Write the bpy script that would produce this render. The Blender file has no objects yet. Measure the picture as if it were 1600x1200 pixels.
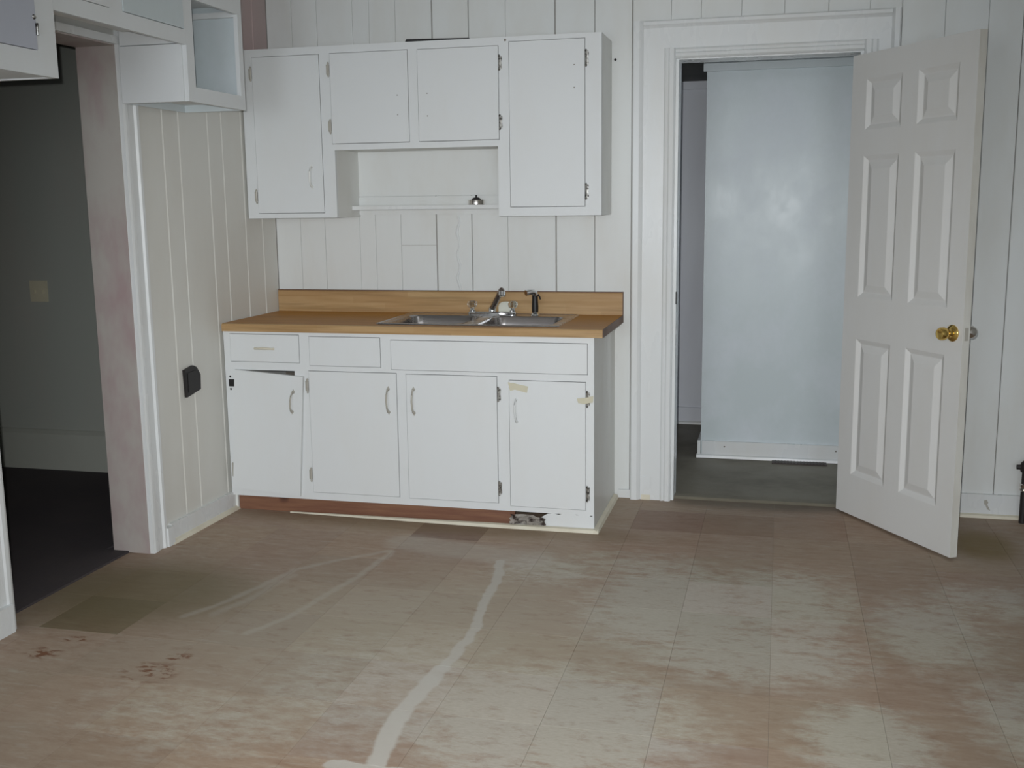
import bpy, bmesh, math, random
from mathutils import Vector, Matrix
random.seed(7)
scene = bpy.context.scene
C = scene.collection
R = math.radians
FZ = -0.012            # kitchen floor level
CEIL = 2.90

# ------------------------------------------------------------------ camera
cam_d = bpy.data.cameras.new('camera')
cam = bpy.data.objects.new('camera', cam_d)
C.objects.link(cam)
F_PX, PITCH, YAW, ROLL = 1667.7, R(-9.5761), R(14.0959), R(-0.7041)
CAM = Vector((2.5813, -5.2171, 1.459))
fwd = Vector((-math.sin(YAW) * math.cos(PITCH), math.cos(YAW) * math.cos(PITCH), math.sin(PITCH)))
rt = Vector((math.cos(YAW), math.sin(YAW), 0))
up = rt.cross(fwd)
rt2 = rt * math.cos(ROLL) + up * math.sin(ROLL)
up2 = -rt * math.sin(ROLL) + up * math.cos(ROLL)
cam.matrix_world = Matrix.Translation(CAM) @ Matrix((rt2, up2, -fwd)).transposed().to_4x4()
cam_d.sensor_width = 36.0
cam_d.lens = F_PX / 1600.0 * 36.0
cam_d.clip_start = 0.05
scene.camera = cam

# ------------------------------------------------------------------ world, lights, exposure
world = bpy.data.worlds.new('world')
scene.world = world
world.use_nodes = True
bg = world.node_tree.nodes['Background']
bg.inputs[0].default_value = (0.78, 0.88, 1.0, 1)
bg.inputs[1].default_value = 4.0
scene.view_settings.view_transform = 'Standard'
scene.view_settings.look = 'None'
scene.view_settings.gamma = 1.0
scene.view_settings.use_curve_mapping = False
scene.view_settings.exposure = -0.90

def light(name, kind, loc, energy, color=(1, 1, 1)):
    d = bpy.data.lights.new(name, kind)
    d.energy = energy
    d.color = color
    o = bpy.data.objects.new(name, d)
    o.location = loc
    C.objects.link(o)
    return o
# the photographer's flash: small, up and left of the lens
fl = light('camera_flash', 'SPOT', CAM - rt2 * 0.035 + up2 * 0.045, 780, (0.97, 0.985, 1.0))
fl.data.spot_size = R(77)
fl.data.spot_blend = 1.0
fl.data.shadow_soft_size = 0.012
aim = fwd - up2 * (165 / F_PX)      # its beam is set a little below the lens axis
fl.rotation_euler = aim.to_track_quat('-Z', 'Y').to_euler()
# daylight entering by the two windows of the rear wall (behind the photographer)
WIN = [(0.6, 1.9), (3.0, 4.2)]
WZ0, WZ1 = 0.75, 2.25
REAR = -7.3
for i, (a, b) in enumerate(WIN):
    w = light('window_daylight', 'AREA', ((a + b) / 2, REAR - 0.02, (WZ0 + WZ1) / 2), 60, (0.86, 0.93, 1.0))
    w.data.shape = 'RECTANGLE'
    w.data.size = b - a
    w.data.size_y = WZ1 - WZ0
    w.rotation_euler = (R(90), 0, 0)

# ------------------------------------------------------------------ materials
class N:
    def __init__(s, name):
        s.m = bpy.data.materials.new(name)
        s.m.use_nodes = True
        s.t = s.m.node_tree
        s.b = s.t.nodes['Principled BSDF']
        s.out = s.t.nodes['Material Output']
        s._pos = None
    def n(s, typ, **kw):
        x = s.t.nodes.new(typ)
        for k, v in kw.items():
            setattr(x, k, v)
        return x
    def l(s, a, b):
        s.t.links.new(a, b)
    def setin(s, sock, v):
        if isinstance(v, bpy.types.NodeSocket):
            s.l(v, sock)
        else:
            sock.default_value = v
    def pos(s):
        if s._pos is None:
            s._pos = s.n('ShaderNodeNewGeometry').outputs['Position']
        return s._pos
    def vm(s, op, a, b=None, out=0):
        x = s.n('ShaderNodeVectorMath', operation=op)
        s.setin(x.inputs[0], a)
        if b is not None:
            s.setin(x.inputs[1], b)
        return x.outputs[out]
    def ma(s, op, a, b=None, clamp=False):
        x = s.n('ShaderNodeMath', operation=op)
        x.use_clamp = clamp
        s.setin(x.inputs[0], a)
        if b is not None:
            s.setin(x.inputs[1], b)
        return x.outputs[0]
    def noise(s, scale, vec=None, detail=4, rough=0.55, st=(1, 1, 1)):
        v = s.vm('MULTIPLY', vec if vec is not None else s.pos(), st)
        x = s.n('ShaderNodeTexNoise')
        s.l(v, x.inputs['Vector'])
        x.inputs['Scale'].default_value = scale
        x.inputs['Detail'].default_value = detail
        x.inputs['Roughness'].default_value = rough
        return x.outputs['Fac']
    def mr(s, v, a, b, c=0.0, d=1.0, smooth=False):
        x = s.n('ShaderNodeMapRange')
        x.interpolation_type = 'SMOOTHSTEP' if smooth else 'LINEAR'
        s.setin(x.inputs[0], v)
        x.inputs[1].default_value, x.inputs[2].default_value = a, b
        x.inputs[3].default_value, x.inputs[4].default_value = c, d
        return x.outputs[0]
    def mix(s, f, a, b, blend='MIX'):
        x = s.n('ShaderNodeMix', data_type='RGBA', blend_type=blend)
        s.setin(x.inputs[0], f)
        s.setin(x.inputs[6], a if isinstance(a, bpy.types.NodeSocket) else (*a[:3], 1))
        s.setin(x.inputs[7], b if isinstance(b, bpy.types.NodeSocket) else (*b[:3], 1))
        return x.outputs[2]
    def bump(s, h, strength=0.2, dist=0.002):
        x = s.n('ShaderNodeBump')
        x.inputs['Strength'].default_value = strength
        x.inputs['Distance'].default_value = dist
        s.l(h, x.inputs['Height'])
        s.l(x.outputs[0], s.b.inputs['Normal'])
    def fin(s, col=None, rough=None, metal=None, spec=None):
        if col is not None:
            s.setin(s.b.inputs['Base Color'], col if isinstance(col, bpy.types.NodeSocket) else (*col[:3], 1))
        if rough is not None:
            s.setin(s.b.inputs['Roughness'], rough)
        if metal is not None:
            s.b.inputs['Metallic'].default_value = metal
        if spec is not None:
            s.b.inputs['Specular IOR Level'].default_value = spec
        return s.m

def paint(name, col, dirt, amount=0.35, rough=0.45, bump=0.12, streak=(1, 1, 0.35), lo=0.45, hi=0.8):
    m = N(name)
    n1 = m.noise(3.5, detail=4, rough=0.65, st=streak)
    n2 = m.noise(55, detail=3)
    f = m.ma('MULTIPLY', m.mr(n1, lo, hi), amount)
    c = m.mix(f, col, dirt)
    c = m.mix(m.mr(n2, 0.66, 0.78, 0, amount * 0.35), c, dirt)
    m.bump(m.noise(38, detail=2, st=(1, 1, 0.4)), bump, 0.0015)
    return m.fin(c, rough=m.mr(n1, 0.3, 0.75, rough - 0.06, rough + 0.1), spec=0.4)

M = {}
M['cab'] = paint('white_cabinet_paint', (0.690, 0.710, 0.712), (0.62, 0.60, 0.54), 0.22, 0.5, 0.1)
M['cabside'] = paint('grey_white_cabinet_paint', (0.72, 0.725, 0.695), (0.62, 0.6, 0.54), 0.4, 0.42, 0.15)
M['wall'] = paint('white_board_paint', (0.69, 0.705, 0.69), (0.58, 0.55, 0.48), 0.4, 0.5, 0.2)
M['trim'] = paint('white_gloss_trim_paint', (0.695, 0.712, 0.71), (0.6, 0.56, 0.48), 0.35, 0.27, 0.3)
M['cream'] = paint('yellowed_cream_paint', (0.68, 0.64, 0.52), (0.45, 0.38, 0.27), 0.5, 0.5, 0.2)
M['hall'] = paint('pale_blue_hall_paint', (0.56, 0.62, 0.63), (0.66, 0.70, 0.74), 0.8, 0.36, 0.2, (1, 1, 0.8))
M['hallfar'] = paint('lilac_grey_hall_paint', (0.68, 0.70, 0.74), (0.62, 0.62, 0.67), 0.5, 0.5, 0.15)
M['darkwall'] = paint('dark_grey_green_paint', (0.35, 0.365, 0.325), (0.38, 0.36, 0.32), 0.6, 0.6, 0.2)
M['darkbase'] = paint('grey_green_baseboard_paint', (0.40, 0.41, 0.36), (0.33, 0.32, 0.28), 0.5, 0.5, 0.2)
M['ceil'] = paint('ceiling_paint', (0.7, 0.7, 0.67), (0.6, 0.58, 0.52), 0.3, 0.7, 0.2)
M['hallceil'] = paint('ceiling_shade_paint', (0.2, 0.2, 0.19), (0.15, 0.15, 0.14), 0.4, 0.8, 0.2)  # hall ceiling is dim from grazing flash; that shade is in the colour
M['lilac'] = paint('lilac_grey_door_paint', (0.47, 0.49, 0.55), (0.43, 0.44, 0.52), 0.6, 0.55, 0.15)
M['jamb'] = paint('pink_stained_jamb_paint', (0.42, 0.395, 0.36), (0.36, 0.275, 0.268), 1.0, 0.5, 0.25, (1, 1, 0.5), 0.38, 0.62)
M['door'] = paint('white_door_paint', (0.70, 0.70, 0.685), (0.6, 0.57, 0.5), 0.25, 0.45, 0.1)
M['dooredge'] = paint('dirty_door_edge_paint', (0.64, 0.63, 0.58), (0.42, 0.38, 0.31), 0.8, 0.5, 0.2)
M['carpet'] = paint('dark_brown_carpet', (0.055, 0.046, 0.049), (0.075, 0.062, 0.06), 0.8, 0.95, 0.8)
M['hallfloor'] = paint('olive_grey_hall_vinyl', (0.20, 0.18, 0.135), (0.13, 0.115, 0.09), 0.8, 0.55, 0.2)
M['backing'] = paint('dark_board_backing', (0.34, 0.32, 0.29), (0.25, 0.23, 0.2), 0.5, 0.9, 0.2)
M['slab'] = paint('grubby_floor_joint', (0.30, 0.25, 0.20), (0.2, 0.165, 0.13), 0.6, 0.9, 0.2)
M['black'] = paint('black_plastic', (0.012, 0.011, 0.011), (0.03, 0.024, 0.022), 0.5, 0.45, 0.1)
M['iron'] = paint('black_iron', (0.018, 0.017, 0.018), (0.05, 0.035, 0.025), 0.6, 0.5, 0.5)
M['register'] = paint('brown_register_metal', (0.035, 0.024, 0.02), (0.05, 0.035, 0.025), 0.5, 0.5, 0.2)
M['almond'] = paint('tan_switch_plastic', (0.56, 0.52, 0.38), (0.42, 0.38, 0.27), 0.4, 0.4, 0.1)
M['soap'] = paint('off_white_soap', (0.62, 0.62, 0.54), (0.5, 0.5, 0.42), 0.4, 0.55, 0.1)
M['tape'] = paint('yellowed_masking_tape', (0.60, 0.57, 0.44), (0.5, 0.45, 0.32), 0.7, 0.6, 0.3)
M['hole'] = paint('dark_hole_and_inner_shade', (0.22, 0.20, 0.17), (0.12, 0.10, 0.08), 0.6, 0.8, 0.1)
M['stainpull'] = paint('worn_grey_pull', (0.42, 0.40, 0.35), (0.2, 0.18, 0.15), 0.8, 0.4, 0.3)

def redwood():
    m = N('bare_reddish_pine')
    g = m.noise(9, st=(0.5, 6, 6), detail=6)
    c = m.mix(m.mr(g, 0.3, 0.7), (0.165, 0.068, 0.040), (0.245, 0.12, 0.065))
    k = m.noise(5, st=(1.2, 0, 0.6), detail=1)
    c = m.mix(m.mr(k, 0.70, 0.76), c, (0.06, 0.022, 0.014))
    m.bump(g, 0.2)
    return m.fin(c, rough=0.6)
M['redwood'] = redwood()

def laminate(name, ca, cb, cc):
    m = N(name)
    sx = m.n('ShaderNodeSeparateXYZ')
    m.l(m.pos(), sx.inputs[0])
    yz = m.ma('ADD', sx.outputs[1], sx.outputs[2])
    row = m.ma('FLOOR', m.ma('MULTIPLY', yz, 32.0))
    col = m.ma('FLOOR', m.ma('ADD', m.ma('MULTIPLY', sx.outputs[0], 2.1), m.ma('MULTIPLY', row, 0.37)))
    cv = m.n('ShaderNodeCombineXYZ')
    m.l(row, cv.inputs[0]); m.l(col, cv.inputs[1])
    wn = m.n('ShaderNodeTexWhiteNoise')
    m.l(cv.outputs[0], wn.inputs[0])
    g = m.noise(16, st=(0.16, 2.6, 2.6), detail=7, rough=0.65)
    c = m.mix(m.mr(g, 0.3, 0.72), ca, cb)
    c = m.mix(m.mr(m.noise(22, st=(0.10, 3.2, 3.2), detail=5), 0.50, 0.68, 0, 0.55), c, tuple(v * 0.55 for v in ca))
    c = m.mix(m.mr(wn.outputs[0], 0, 1, 0, 0.45), c, cc)
    return m.fin(c, rough=0.42, spec=0.25)
M['lamtop'] = laminate('butcher_block_laminate', (0.42, 0.175, 0.020), (0.53, 0.245, 0.04), (0.40, 0.16, 0.02))
M['lamedge'] = laminate('tan_laminate_edge', (0.40, 0.25, 0.11), (0.52, 0.36, 0.19), (0.34, 0.19, 0.08))
M['lamdark'] = paint('dark_laminate_end', (0.16, 0.085, 0.05), (0.1, 0.055, 0.035), 0.6, 0.5, 0.1)

def metal(name, col, rough, brushed=False, rust=None):
    m = N(name)
    n = m.noise(60, st=(0.1, 1, 1) if brushed else (1, 1, 1))
    c = col
    if rust:
        c = m.mix(m.mr(m.noise(90, detail=3), 0.45, 0.62), col, rust)
    return m.fin(c, rough=m.mr(n, 0.3, 0.7, rough * 0.8, rough * 1.25), metal=1.0)
M['chrome'] = metal('chrome', (0.78, 0.79, 0.80), 0.08)
M['steel'] = metal('brushed_steel', (0.40, 0.38, 0.375), 0.24, True)
M['brass'] = metal('polished_brass', (0.72, 0.50, 0.16), 0.14)
M['nickel'] = metal('tarnished_nickel', (0.74, 0.70, 0.66), 0.16)
M['oldhinge'] = metal('tarnished_hinge_metal', (0.50, 0.49, 0.46), 0.4, rust=(0.05, 0.045, 0.04))
M['dullchrome'] = metal('worn_dark_chrome', (0.30, 0.25, 0.23), 0.22)

def acrylic():
    m = N('clear_acrylic')
    n = m.noise(30)
    m.b.inputs['Transmission Weight'].default_value = 1.0
    m.b.inputs['IOR'].default_value = 1.46
    return m.fin((0.95, 0.96, 0.95), rough=m.mr(n, 0.3, 0.7, 0.03, 0.1))
M['acrylic'] = acrylic()

def leftwall():
    m = N('board_paint_with_old_pink_above')
    n1 = m.noise(3.5, detail=6, st=(1, 1, 0.35))
    sx = m.n('ShaderNodeSeparateXYZ')
    m.l(m.pos(), sx.inputs[0])
    c = m.mix(m.mr(n1, 0.45, 0.8, 0, 0.35), (0.66, 0.655, 0.61), (0.54, 0.50, 0.43))
    z = m.ma('ADD', sx.outputs[2], m.mr(m.noise(9), 0.3, 0.7, -0.03, 0.03))
    c = m.mix(m.mr(z, 2.215, 2.225), c, m.mix(m.mr(n1, 0.4, 0.65), (0.46, 0.345, 0.335), (0.43, 0.36, 0.345)))
    m.bump(m.noise(38, st=(1, 1, 0.4)), 0.15, 0.0015)
    return m.fin(c, rough=0.5)
M['leftwall'] = leftwall()

def paper():
    m = N('crumpled_mottled_paper')
    n = m.noise(24, detail=4)
    c = m.mix(m.mr(n, 0.40, 0.52), (0.09, 0.065, 0.055), (0.60, 0.56, 0.51))
    return m.fin(c, rough=0.8)
M['paper'] = paper()

# --- vinyl floor: tan tiles, worn pale patches, a ragged pale streak, brown stains
STREAK = [  # (points, half width in m, softness, strength)
    ([(1.487, -1.09), (1.527, -1.30), (1.542, -1.544), (1.578, -1.817), (1.575, -2.01), (1.566, -2.14)], 0.012, 0.012, 0.75),
    ([(1.566, -2.14), (1.552, -2.262), (1.545, -2.376), (1.540, -2.464), (1.552, -2.596), (1.573, -2.732)], 0.022, 0.014, 0.85),
    ([(1.02, -0.915), (1.20, -0.97), (1.62, -1.03)], 0.05, 0.09, 0.30),
    ([(0.998, -1.07), (0.97, -1.38), (0.921, -1.644), (0.886, -1.847), (0.808, -2.014)], 0.004, 0.022, 0.32),
    ([(0.983, -1.048), (0.815, -1.212), (0.682, -1.363), (0.64, -1.563), (0.57, -1.787), (0.509, -1.91)], 0.003, 0.024, 0.28),
    ([(0.70, -1.42), (0.66, -1.70), (0.60, -1.88)], 0.003, 0.03, 0.2),
    ([(1.46, -2.77), (1.64, -2.77)], 0.018, 0.01, 0.8),
]
WORN = [  # pale scuffed areas: x, y, rx, ry, strength
    (2.25, -1.45, 0.42, 0.55, 0.9), (2.62, -1.35, 0.35, 0.5, 0.75), (2.5, -1.8, 0.5, 0.3, 0.85), (1.95, -2.4, 0.55, 0.45, 0.95),
    (2.85, -2.35, 0.22, 0.3, 0.95), (3.12, -1.50, 0.28, 0.4, 0.7), (1.70, -1.15, 0.30, 0.22, 0.55), (1.45, -2.3, 0.6, 0.5, 0.5),
    (3.35, -2.1, 0.25, 0.35, 0.8), (3.4, -1.15, 0.4, 0.25, 0.55), (1.0, -2.6, 0.5, 0.3, 0.4), (2.3, -3.2, 0.9, 0.5, 0.8), (2.05, -1.05, 0.4, 0.25, 0.5)]
def floor_mat():
    m = N('worn_tan_vinyl_tile')
    P = m.pos()
    wob = m.n('ShaderNodeTexNoise')
    m.l(P, wob.inputs['Vector']); wob.inputs['Scale'].default_value = 14; wob.inputs['Detail'].default_value = 4
    d = m.vm('MULTIPLY', m.vm('SUBTRACT', wob.outputs['Color'], (0.5, 0.5, 0.5)), (0.035, 0.05, 0))
    Q = m.vm('MULTIPLY', m.vm('ADD', P, d), (1, 1, 0))
    grain = m.noise(7, st=(1.0, 4.5, 1), detail=5, rough=0.7)
    fine = m.noise(70, st=(0.7, 2.2, 1), detail=4, rough=0.7)
    big = m.noise(1.6, detail=3)
    c = m.mix(m.mr(grain, 0.3, 0.7), (0.30, 0.198, 0.138), (0.405, 0.31, 0.232))
    c = m.mix(m.mr(big, 0.35, 0.68, 0, 0.6), c, (0.37, 0.31, 0.24))
    c = m.mix(m.mr(fine, 0.4, 0.75, 0, 0.25), c, (0.23, 0.15, 0.105))
    # faded beige area in front of the sink
    for (x, y, rx, ry, st) in [(1.15, -2.0, 1.0, 0.75, 0.62), (1.6, -1.7, 0.7, 0.6, 0.5)]:
        q = m.vm('MULTIPLY', m.vm('SUBTRACT', Q, (x, y, 0)), (1 / rx, 1 / ry, 0))
        c = m.mix(m.mr(m.vm('LENGTH', q, out=1), 0.2, 1.2, st, 0, True), c, (0.405, 0.36, 0.285))
    # scuffed pale areas broken up by the grain
    acc = None
    for (x, y, rx, ry, st) in WORN:
        q = m.vm('MULTIPLY', m.vm('SUBTRACT', P, (x, y, FZ)), (1 / rx, 1 / ry, 0))
        v = m.mr(m.vm('LENGTH', q, out=1), 0.25, 1.25, st, 0, True)
        acc = v if acc is None else m.ma('MAXIMUM', acc, v)
    sc = m.noise(6.0, st=(1.0, 1.9, 1), detail=7, rough=0.78)
    sc2 = m.noise(15, st=(0.8, 1.7, 1), detail=6, rough=0.76)
    wv = m.ma('ADD', m.ma('ADD', m.ma('MULTIPLY', acc, 0.50), 0.03), m.ma('MULTIPLY', m.ma('SUBTRACT', sc, 0.5), 0.75))
    amp = m.mr(acc, 0.0, 0.5, 0.35, 1.15)
    worn = m.mr(m.ma('ADD', wv, m.ma('MULTIPLY', m.ma('SUBTRACT', sc2, 0.5), amp)), 0.10, 0.40, 0, 0.92)
    c = m.mix(worn, c, m.mix(m.mr(fine, 0.3, 0.7), (0.42, 0.385, 0.32), (0.50, 0.47, 0.405)))
    fleck = m.noise(13, st=(0.9, 2.0, 1), detail=5, rough=0.72)
    c = m.mix(m.mr(fleck, 0.54, 0.76, 0, 0.62), c, (0.25, 0.16, 0.11))
    c = m.mix(m.mr(m.noise(19, st=(0.6, 3.0, 1), detail=4), 0.58, 0.72, 0, 0.35), c, (0.45, 0.42, 0.36))
    # tint of each single tile
    oi = m.n('ShaderNodeObjectInfo')
    c = m.mix(1.0, c, oi.outputs['Color'], 'MULTIPLY')
    # olive grime by left doorway and open door; darker along cabinet foot and back threshold
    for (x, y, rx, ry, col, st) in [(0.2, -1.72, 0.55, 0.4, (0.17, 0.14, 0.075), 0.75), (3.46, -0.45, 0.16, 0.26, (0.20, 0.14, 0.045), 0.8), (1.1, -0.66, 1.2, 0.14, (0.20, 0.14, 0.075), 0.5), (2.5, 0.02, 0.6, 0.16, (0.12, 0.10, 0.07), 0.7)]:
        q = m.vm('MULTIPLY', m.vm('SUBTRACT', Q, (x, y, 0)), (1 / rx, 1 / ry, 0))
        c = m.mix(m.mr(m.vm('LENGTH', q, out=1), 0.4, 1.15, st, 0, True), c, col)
    # pale streaks
    for (pts, hw, soft, st) in STREAK:
        a_ = None
        for p, q in zip(pts[:-1], pts[1:]):
            ab = Vector((q[0] - p[0], q[1] - p[1], 0))
            rel = m.vm('SUBTRACT', Q, (p[0], p[1], 0))
            t = m.ma('DIVIDE', m.vm('DOT_PRODUCT', rel, tuple(ab), out=1), ab.length_squared, clamp=True)
            x = m.n('ShaderNodeVectorMath', operation='SCALE')
            x.inputs[0].default_value = ab
            m.l(t, x.inputs['Scale'])
            dd = m.vm('LENGTH', m.vm('SUBTRACT', rel, x.outputs[0]), out=1)
            a_ = dd if a_ is None else m.ma('MINIMUM', a_, dd)
        f = m.mr(a_, hw, hw + soft, st, 0, True)
        c = m.mix(f, c, (0.52, 0.50, 0.45))
    # rust-brown scuffs
    blot = m.noise(26, st=(0.8, 1.5, 1), detail=3)
    for (x, y, rx, ry) in [(0.214, -2.31, 0.075, 0.06), (0.655, -2.37, 0.11, 0.09), (0.68, -2.24, 0.05, 0.04), (0.25, -2.18, 0.07, 0.03)]:
        q = m.vm('MULTIPLY', m.vm('SUBTRACT', Q, (x, y, 0)), (1 / rx, 1 / ry, 0))
        f = m.ma('MULTIPLY', m.mr(m.vm('LENGTH', q, out=1), 0.5, 1.1, 1, 0, True), m.mr(blot, 0.50, 0.58))
        c = m.mix(m.ma('MULTIPLY', f, 0.85), c, (0.16, 0.055, 0.02))
    m.bump(fine, 0.08, 0.001)
    return m.fin(c, rough=m.mr(sc, 0.3, 0.7, 0.5, 0.68), spec=0.3)
M['floor'] = floor_mat()

# ------------------------------------------------------------------ mesh helpers
BASE = {}
SHEAR = 0.0            # the left wall runs one degree out of square
class MB:
    def __init__(s):
        s.bm = bmesh.new()
    def box(s, x0, x1, y0, y1, z0, z1):
        v = [s.bm.verts.new(p) for p in ((x0, y0, z0), (x1, y0, z0), (x1, y1, z0), (x0, y1, z0), (x0, y0, z1), (x1, y0, z1), (x1, y1, z1), (x0, y1, z1))]
        for f in ((0, 3, 2, 1), (4, 5, 6, 7), (0, 1, 5, 4), (1, 2, 6, 5), (2, 3, 7, 6), (3, 0, 4, 7)):
            s.bm.faces.new([v[i] for i in f])
        return s
    def prism(s, pts, axis, a, b):
        def P(u, v, w):
            return {'x': (w, u, v), 'y': (u, w, v), 'z': (u, v, w)}[axis]
        A = [s.bm.verts.new(P(u, v, a)) for u, v in pts]
        B = [s.bm.verts.new(P(u, v, b)) for u, v in pts]
        s.bm.faces.new(A); s.bm.faces.new(B[::-1])
        n = len(pts)
        for i in range(n):
            s.bm.faces.new((A[i], B[i], B[(i + 1) % n], A[(i + 1) % n]))
        return s
    def tube(s, pts, r, n=12):
        pts = [Vector(p) for p in pts]
        rs = r if isinstance(r, (list, tuple)) else [r] * len(pts)
        rings = []
        for i, p in enumerate(pts):
            t = (pts[min(i + 1, len(pts) - 1)] - pts[max(i - 1, 0)]).normalized()
            a = t.cross(Vector((0.13, 0.31, 0.94)) if abs(t.z) < 0.9 else Vector((1, 0.1, 0))).normalized()
            b = t.cross(a)
            rings.append([s.bm.verts.new(p + (a * math.cos(2 * math.pi * k / n) + b * math.sin(2 * math.pi * k / n)) * rs[i]) for k in range(n)])
        for A, B in zip(rings[:-1], rings[1:]):
            for k in range(n):
                s.bm.faces.new((A[k], A[(k + 1) % n], B[(k + 1) % n], B[k]))
        s.bm.faces.new(rings[0][::-1]); s.bm.faces.new(rings[-1])
        return s
    def lathe(s, prof, o, axis=(0, 0, 1), n=20):
        o, ax = Vector(o), Vector(axis).normalized()
        a = ax.cross(Vector((1, 0.01, 0.02)) if abs(ax.x) < 0.9 else Vector((0, 1, 0))).normalized()
        b = ax.cross(a)
        rings = [[s.bm.verts.new(o + ax * h + (a * math.cos(2 * math.pi * k / n) + b * math.sin(2 * math.pi * k / n)) * max(r, 1e-4)) for k in range(n)] for r, h in prof]
        for A, B in zip(rings[:-1], rings[1:]):
            for k in range(n):
                s.bm.faces.new((A[k], A[(k + 1) % n], B[(k + 1) % n], B[k]))
        s.bm.faces.new(rings[0][::-1]); s.bm.faces.new(rings[-1])
        return s
    def loft(s, rings, cap0=False, cap1=False):
        V = [[s.bm.verts.new(p) for p in r] for r in rings]
        n = len(V[0])
        for A, B in zip(V[:-1], V[1:]):
            for k in range(n):
                s.bm.faces.new((A[k], A[(k + 1) % n], B[(k + 1) % n], B[k]))
        if cap0:
            s.bm.faces.new(V[0][::-1])
        if cap1:
            s.bm.faces.new(V[-1])
        return s
    def rot_y(s, ang, cx, cz):
        """turn everything so far in the x-z plane about (cx, cz)"""
        ca, sa = math.cos(ang), math.sin(ang)
        for v in s.bm.verts:
            x, z = v.co.x - cx, v.co.z - cz
            v.co.x, v.co.z = cx + x * ca - z * sa, cz + x * sa + z * ca
        return s
    def build(s, name, mat, parent=None, bevel=0.0, seg=1, smooth=False, origin=None):
        bm = s.bm
        if bevel:
            bmesh.ops.bevel(bm, geom=[e for e in bm.edges if e.is_manifold and e.calc_face_angle(0) > 0.5], offset=bevel, segments=seg, affect='EDGES', profile=0.5, clamp_overlap=True)
        bmesh.ops.recalc_face_normals(bm, faces=bm.faces)
        if SHEAR:
            for v in bm.verts:
                v.co.x += SHEAR * v.co.y
        if parent is not None:
            o0 = BASE[parent]
        elif origin is not None:
            o0 = Vector(origin)
        else:
            mn = [min(v.co[i] for v in bm.verts) for i in range(3)]
            mx = [max(v.co[i] for v in bm.verts) for i in range(3)]
            o0 = Vector(((mn[0] + mx[0]) / 2, (mn[1] + mx[1]) / 2, mn[2]))
        for v in bm.verts:
            v.co -= o0
        me = bpy.data.meshes.new(name)
        bm.to_mesh(me); bm.free()
        me.materials.append(M[mat])
        if smooth:
            me.shade_smooth()
            me.set_sharp_from_angle(angle=R(38))
        o = bpy.data.objects.new(name, me)
        C.objects.link(o)
        if parent is not None:
            o.parent = parent
        else:
            o.location = o0
        BASE[o] = o0
        return o
def bx(*a):
    return MB().box(*a)
def tag(o, label, cat, group=None):
    o['label'] = label
    o['category'] = cat
    if group:
        o['group'] = group
    return o
def thing(name, loc, label, cat, group=None):
    o = bpy.data.objects.new(name, None)
    o.empty_display_size = 0.1
    o.location = loc
    C.objects.link(o)
    BASE[o] = Vector(loc)
    return tag(o, label, cat, group)
def struct(o, label=None):
    o['kind'] = 'structure'
    if label:
        o['label'] = label
    return o
def lab(o, label):
    o['label'] = label
    return o
def copy_obj(o, loc, parent=None):
    c = o.copy()
    C.objects.link(c)
    c.location = loc
    if parent is not None:
        c.parent = parent
    return c

# ================================================================== FLOOR
T = 0.3177
X0, Y0 = 1.953, -0.53
floor = struct(bx(-0.155, 4.75, REAR - 0.15, 0.10, FZ - 0.08, FZ - 0.0035).box(-0.155, 4.75, REAR - 0.15, -4.325, FZ - 0.0035, FZ).build('floor', 'floor', origin=(2.0, -2.0, FZ)),
               'worn tan vinyl tile floor with pale scuffs and a ragged white streak')
floor.data.materials[0] = M['floor']
joint = bx(-0.10, 4.6, -4.325, 0.10, FZ - 0.0034, FZ - 0.0028).build('joint_bed', 'slab', floor)
g = 0.00045
tile0 = MB().box(-T / 2 + g, T / 2 - g, -T / 2 + g, T / 2 - g, -0.0026, 0)
tile_me = None
DARK = {(-3, 0): (0.66, 0.60, 0.60), (0, 1): (0.80, 0.72, 0.72), (1, 1): (0.82, 0.77, 0.74), (-6, -4): (0.60, 0.60, 0.50), (2, 1): (0.93, 0.88, 0.86), (-6, -3): (0.9, 0.88, 0.8)}
NY = 1
cells = []
for i in range(-7, 9):
    for j in range(-11, 3):
        cx = X0 + (i + 0.5) * T
        y1 = Y0 + j * T; y0 = y1 - T
        xa, xb, ya, yb = X0 + i * T, X0 + (i + 1) * T, y0, y1
        xa, xb, ya, yb = max(xa, -0.10), min(xb, 4.6), max(ya, -4.32), min(yb, 0.10)
        if xb - xa < 0.03 or yb - ya < 0.03:
            continue
        if yb <= 0.101 and y1 > 0.11 and not (1.9 < cx < 3.1):
            yb = 0.0
            if yb - ya < 0.03:
                continue
        cells.append((i, j, xa, xb, ya, yb))
full = None
for (i, j, xa, xb, ya, yb) in cells:
    whole = abs(xb - xa - T) < 1e-4 and abs(yb - ya - T) < 1e-4
    if whole and full is not None:
        t = copy_obj(full, ((xa + xb) / 2 - 2.0, (ya + yb) / 2 + 2.0, 0), floor)
    else:
        hx, hy = (xb - xa) / 2 - g, (yb - ya) / 2 - g
        mb = MB().box(-hx, hx, -hy, hy, -0.0026, 0)
        BASE[floor] = Vector((0, 0, 0))
        t = mb.build('tile', 'floor', floor, bevel=0.0006)
        t.location = ((xa + xb) / 2 - 2.0, (ya + yb) / 2 + 2.0, 0)
        if whole:
            full = t
    k = DARK.get((i, j))
    if k is None:
        r = random.uniform(0.93, 1.05)
        k = (r, r * random.uniform(0.985, 1.01), r * random.uniform(0.97, 1.01))
    t.color = (*k, 1)
floor.color = (1, 1, 1, 1)
BASE[floor] = Vector((2.0, -2.0, FZ))

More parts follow.
